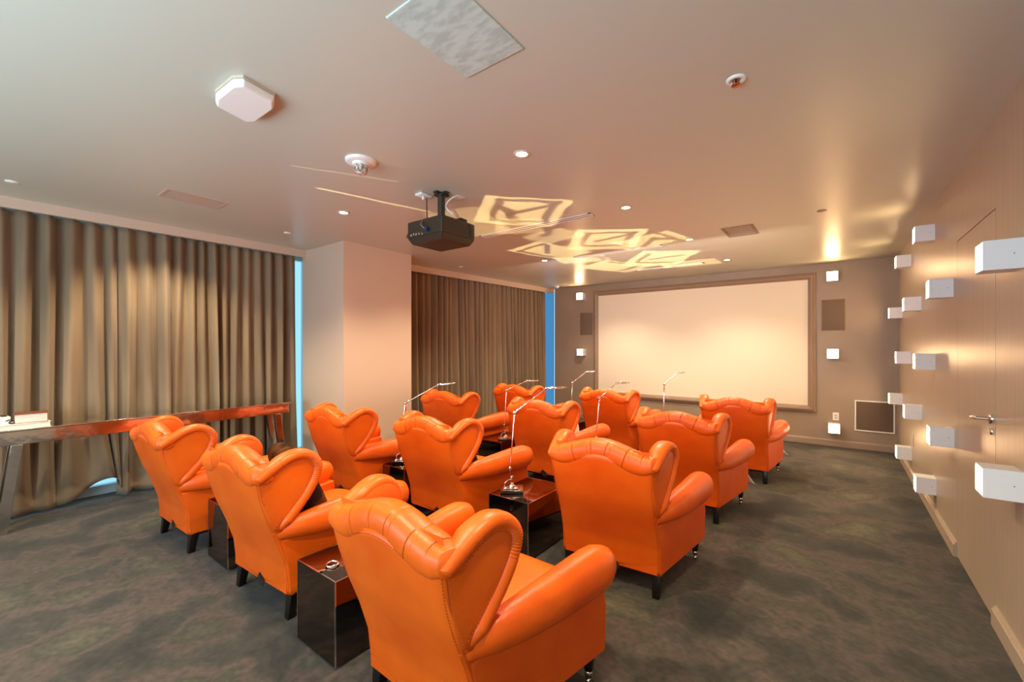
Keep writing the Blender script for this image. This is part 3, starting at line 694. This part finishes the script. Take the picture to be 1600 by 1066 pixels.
L_('chrome reading lamp rising behind the third row middle chair, at the screen left edge',-3.02,5.42,.0,.20,.30,.98,1.135,1.14)
L_('chrome reading lamp in front of the front row middle chair, third row right',-1.93,3.98,.02,.20,.31,.98,1.13,1.135)
L_('chrome reading lamp standing out against the lower middle of the white screen',-1.74,5.50,.0,.165,.24,1.02,1.165,1.17)
# ------------------------------------------------------------------ console table with books
CX0,CX1=-5.535,-5.27
T=thing('console_table','long mirrored chrome console table with slanted legs along the left curtain','console table',(-5.4,1.3,0))
wn(at0(MB().box(CX0,CX1,.10,2.50,.705,.815,bev=.004).build('beam',M['brushed']),T))
wn(at0(MB().box(CX0-.006,CX1+.006,.09,2.52,.815,.829,bev=.002).build('top',M['brushed']),T))
for y0,y1 in ((.345,.262),(2.37,2.46)):
    for xa in (CX0,CX1-.05):
        wn(at0(MB().hull8([(xa,y1-.033,0),(xa+.05,y1-.033,0),(xa+.05,y1+.033,0),(xa,y1+.033,0)],[(xa,y0-.033,.706),(xa+.05,y0-.033,.706),(xa+.05,y0+.033,.706),(xa,y0+.033,.706)],bev=.003).build('leg',M['brushed']),T))
def book(label,x,y,z,w,l,h,cov,rz):
    T=thing('book',label,'book',(x,y,z),R(rz),'books on the console')
    MB().box(-w/2,w/2,-l/2,l/2,0,.004,bev=.001,seg=1).box(-w/2,w/2,-l/2,l/2,h-.004,h,bev=.001,seg=1).box(-w/2,-w/2+.004,-l/2,l/2,.003,h-.003).build('cover',M[cov],T)
    MB().box(-w/2+.004,w/2-.006,-l/2+.005,l/2-.005,.004,h-.004).build('pages',M['paper'],T)
book('large white book at the bottom of the stack on the chrome console',-5.40,.36,.8295,.22,.34,.042,'coverw',3)
book('brown covered book on top of the white one on the console',-5.40,.43,.8715,.19,.19,.075,'cover',-4)
t=thing('camera_case','small white box with a black strap beside the books on the console','case',(-5.37,.265,.8715),R(5))
wn(MB().box(-.05,.05,-.045,.045,0,.062,bev=.004).build('box',M['white'],t))
MB().tube([tuple(q) for q in cr([(.052,.02,.03),(.06,.045,.036),(.055,.065,.015),(.065,.05,.004),(.056,.035,.014),(.054,.055,.03)],6)],.004,7).lathe((.05,-.02,.02),[(0,.004),(.008,.004),(.008,0)],12,'x').box(-.05,.03,.0,.03,.061,.068,bev=.002).build('strap',M['black'],t)
# ------------------------------------------------------------------ lights
def gobo(loc,aim,E,rect,lines=(),col=(1,.74,.36),wave=.07):
    """added spot imitating light thrown back up by a mirrored table top: rect = (half x, half y) in tangent units"""
    l=bpy.data.lights.new('bounce_spot','SPOT'); l.energy=E; l.color=col; l.spot_size=R(60); l.spot_blend=.05; l.shadow_soft_size=.004
    o=bpy.data.objects.new('bounce_spot',l); COL.objects.link(o); o.location=loc
    dv=Vector(aim)-Vector(loc); o.rotation_euler=dv.to_track_quat('-Z','Y').to_euler()
    l.use_nodes=True; nt=l.node_tree; N=nt.nodes; K=nt.links; em=N['Emission']; E*=1
    tc=N.new('ShaderNodeTexCoord'); sp_=N.new('ShaderNodeSeparateXYZ'); K.new(tc.outputs['Normal'],sp_.inputs[0])
    def m(op,a,b=None,c=None):
        n=N.new('ShaderNodeMath'); n.operation=op
        for i,v in enumerate((a,b,c)):
            if v is None: continue
            if isinstance(v,(int,float)): n.inputs[i].default_value=v
            else: K.new(v,n.inputs[i])
        return n.outputs[0]
    u=m('DIVIDE',sp_.outputs[0],sp_.outputs[2]); v=m('DIVIDE',sp_.outputs[1],sp_.outputs[2])
    # slight waviness of the mirror
    nz=N.new('ShaderNodeTexNoise'); nz.inputs['Scale'].default_value=6; K.new(tc.outputs['Normal'],nz.inputs[0])
    wv=m('MULTIPLY',m('SUBTRACT',nz.outputs['Fac'],.5),wave)
    u=m('ADD',u,wv); v=m('ADD',v,wv)
    def soft_in(x,c,h,s=.012): return m('SMOOTH_MIN',1.0,m('MAXIMUM',m('DIVIDE',m('SUBTRACT',h,m('ABSOLUTE',m('SUBTRACT',x,c))),s),0),.0) 
    msk=m('MULTIPLY',soft_in(u,0,rect[0]),soft_in(v,0,rect[1]))
    for (x0,y0,x1,y1,w) in lines:   # dark lines put into the beam as shadows of lamp and edges
        dx,dy=x1-x0,y1-y0; L2=dx*dx+dy*dy
        tt=m('MINIMUM',m('MAXIMUM',m('DIVIDE',m('ADD',m('MULTIPLY',m('SUBTRACT',u,x0),dx),m('MULTIPLY',m('SUBTRACT',v,y0),dy)),L2),0),1)
        ex=m('SUBTRACT',m('SUBTRACT',u,x0),m('MULTIPLY',tt,dx)); ey=m('SUBTRACT',m('SUBTRACT',v,y0),m('MULTIPLY',tt,dy))
        dd=m('SQRT',m('ADD',m('MULTIPLY',ex,ex),m('MULTIPLY',ey,ey)))
        msk=m('MULTIPLY',msk,m('MAXIMUM',m('MINIMUM',m('DIVIDE',m('SUBTRACT',dd,w*.25),w*.5),1),.12))
    K.new(m('MULTIPLY',msk,2.6),em.inputs['Strength'])
    return o
BOX=[(-.11,-.13,.10,-.13,.03),(.10,-.13,.10,.12,.03),(.10,.12,-.11,.12,.03),(-.11,.12,-.11,-.13,.03)]
XX=[(-.1,-.1,.03,.02,.03),(.03,.02,.09,-.05,.03),(.03,.02,.0,.14,.034)]
gobo((-1.87,2.80,.44),(-2.33,3.22,H),90,(.17,.17),BOX+XX)
gobo((-3.15,3.95,.44),(-2.95,3.25,H),100,(.12,.19),[(-.1,-.2,.02,.2,.01)])
gobo((-1.80,4.15,.44),(-2.15,4.65,H),110,(.17,.20),BOX+XX[:1])
gobo((-3.15,4.15,.44),(-3.0,4.75,H),90,(.14,.20),BOX[:2]+XX[:1])
gobo((-1.66,5.65,.44),(-2.0,6.1,H),130,(.17,.22),BOX[1:3]+XX[:1])
gobo((-3.08,5.65,.44),(-2.75,6.3,H),110,(.15,.20),BOX[2:4])
gobo((-3.38,1.30,.44),(-3.14,2.2,H),120,(.011,.19),wave=.015)
gobo((-2.02,1.30,.44),(-2.82,1.75,H),60,(.15,.007),wave=.015)
gobo((-1.87,2.60,.44),(-2.62,3.60,H),60,(.10,.10),BOX[:1])
gobo((-1.80,4.05,.44),(-2.55,4.15,H),60,(.10,.12),XX[1:2])
gobo((-1.66,5.45,.44),(-1.75,5.0,H),90,(.16,.12),BOX[1:3]+XX[:2])
gobo((-1.66,5.75,.44),(-1.75,6.75,H),90,(.16,.10),BOX[1:2])
gobo((-3.08,5.45,.44),(-2.9,5.5,H),80,(.10,.16),BOX[2:4])
# room fill: added area lamps with no fixture in the room
lamp('AREA','cool_rear_fill',(-2.2,YR+.25,1.35),150,(.68,.87,1),(R(112),0,0),shape='RECTANGLE',size=4.5,size_y=1.6)  # unseen cool fill added behind the camera
lamp('AREA','cool_up_fill',(-1.1,-1.2,1.55),36,(.55,.80,1),(R(168),0,0),shape='RECTANGLE',size=2.2,size_y=1.0)  # added cool fill aimed up at the near ceiling
lamp('AREA','screen_fill',(-2.1,5.0,2.35),26,(1,.90,.76),(R(58),0,0),shape='RECTANGLE',size=3.2,size_y=.5)  # added soft fill to brighten the screen
w=bpy.data.worlds.new('World'); SC.world=w; w.use_nodes=True
bg=w.node_tree.nodes['Background']; bg.inputs[0].default_value=(.42,.76,.95,1); bg.inputs[1].default_value=1.0
# ------------------------------------------------------------------ camera
cd=bpy.data.cameras.new('Camera'); cam=bpy.data.objects.new('Camera',cd); COL.objects.link(cam)
cd.sensor_width=36; cd.lens=36*669/1600; cd.clip_start=.02; cd.shift_y=(541.7-533)/1600
cam.location=(0,0,1.5); cam.rotation_euler=(R(90),0,.648)
SC.camera=cam
SC.view_settings.view_transform='Standard'; SC.view_settings.exposure=0.45; SC.view_settings.look='None'
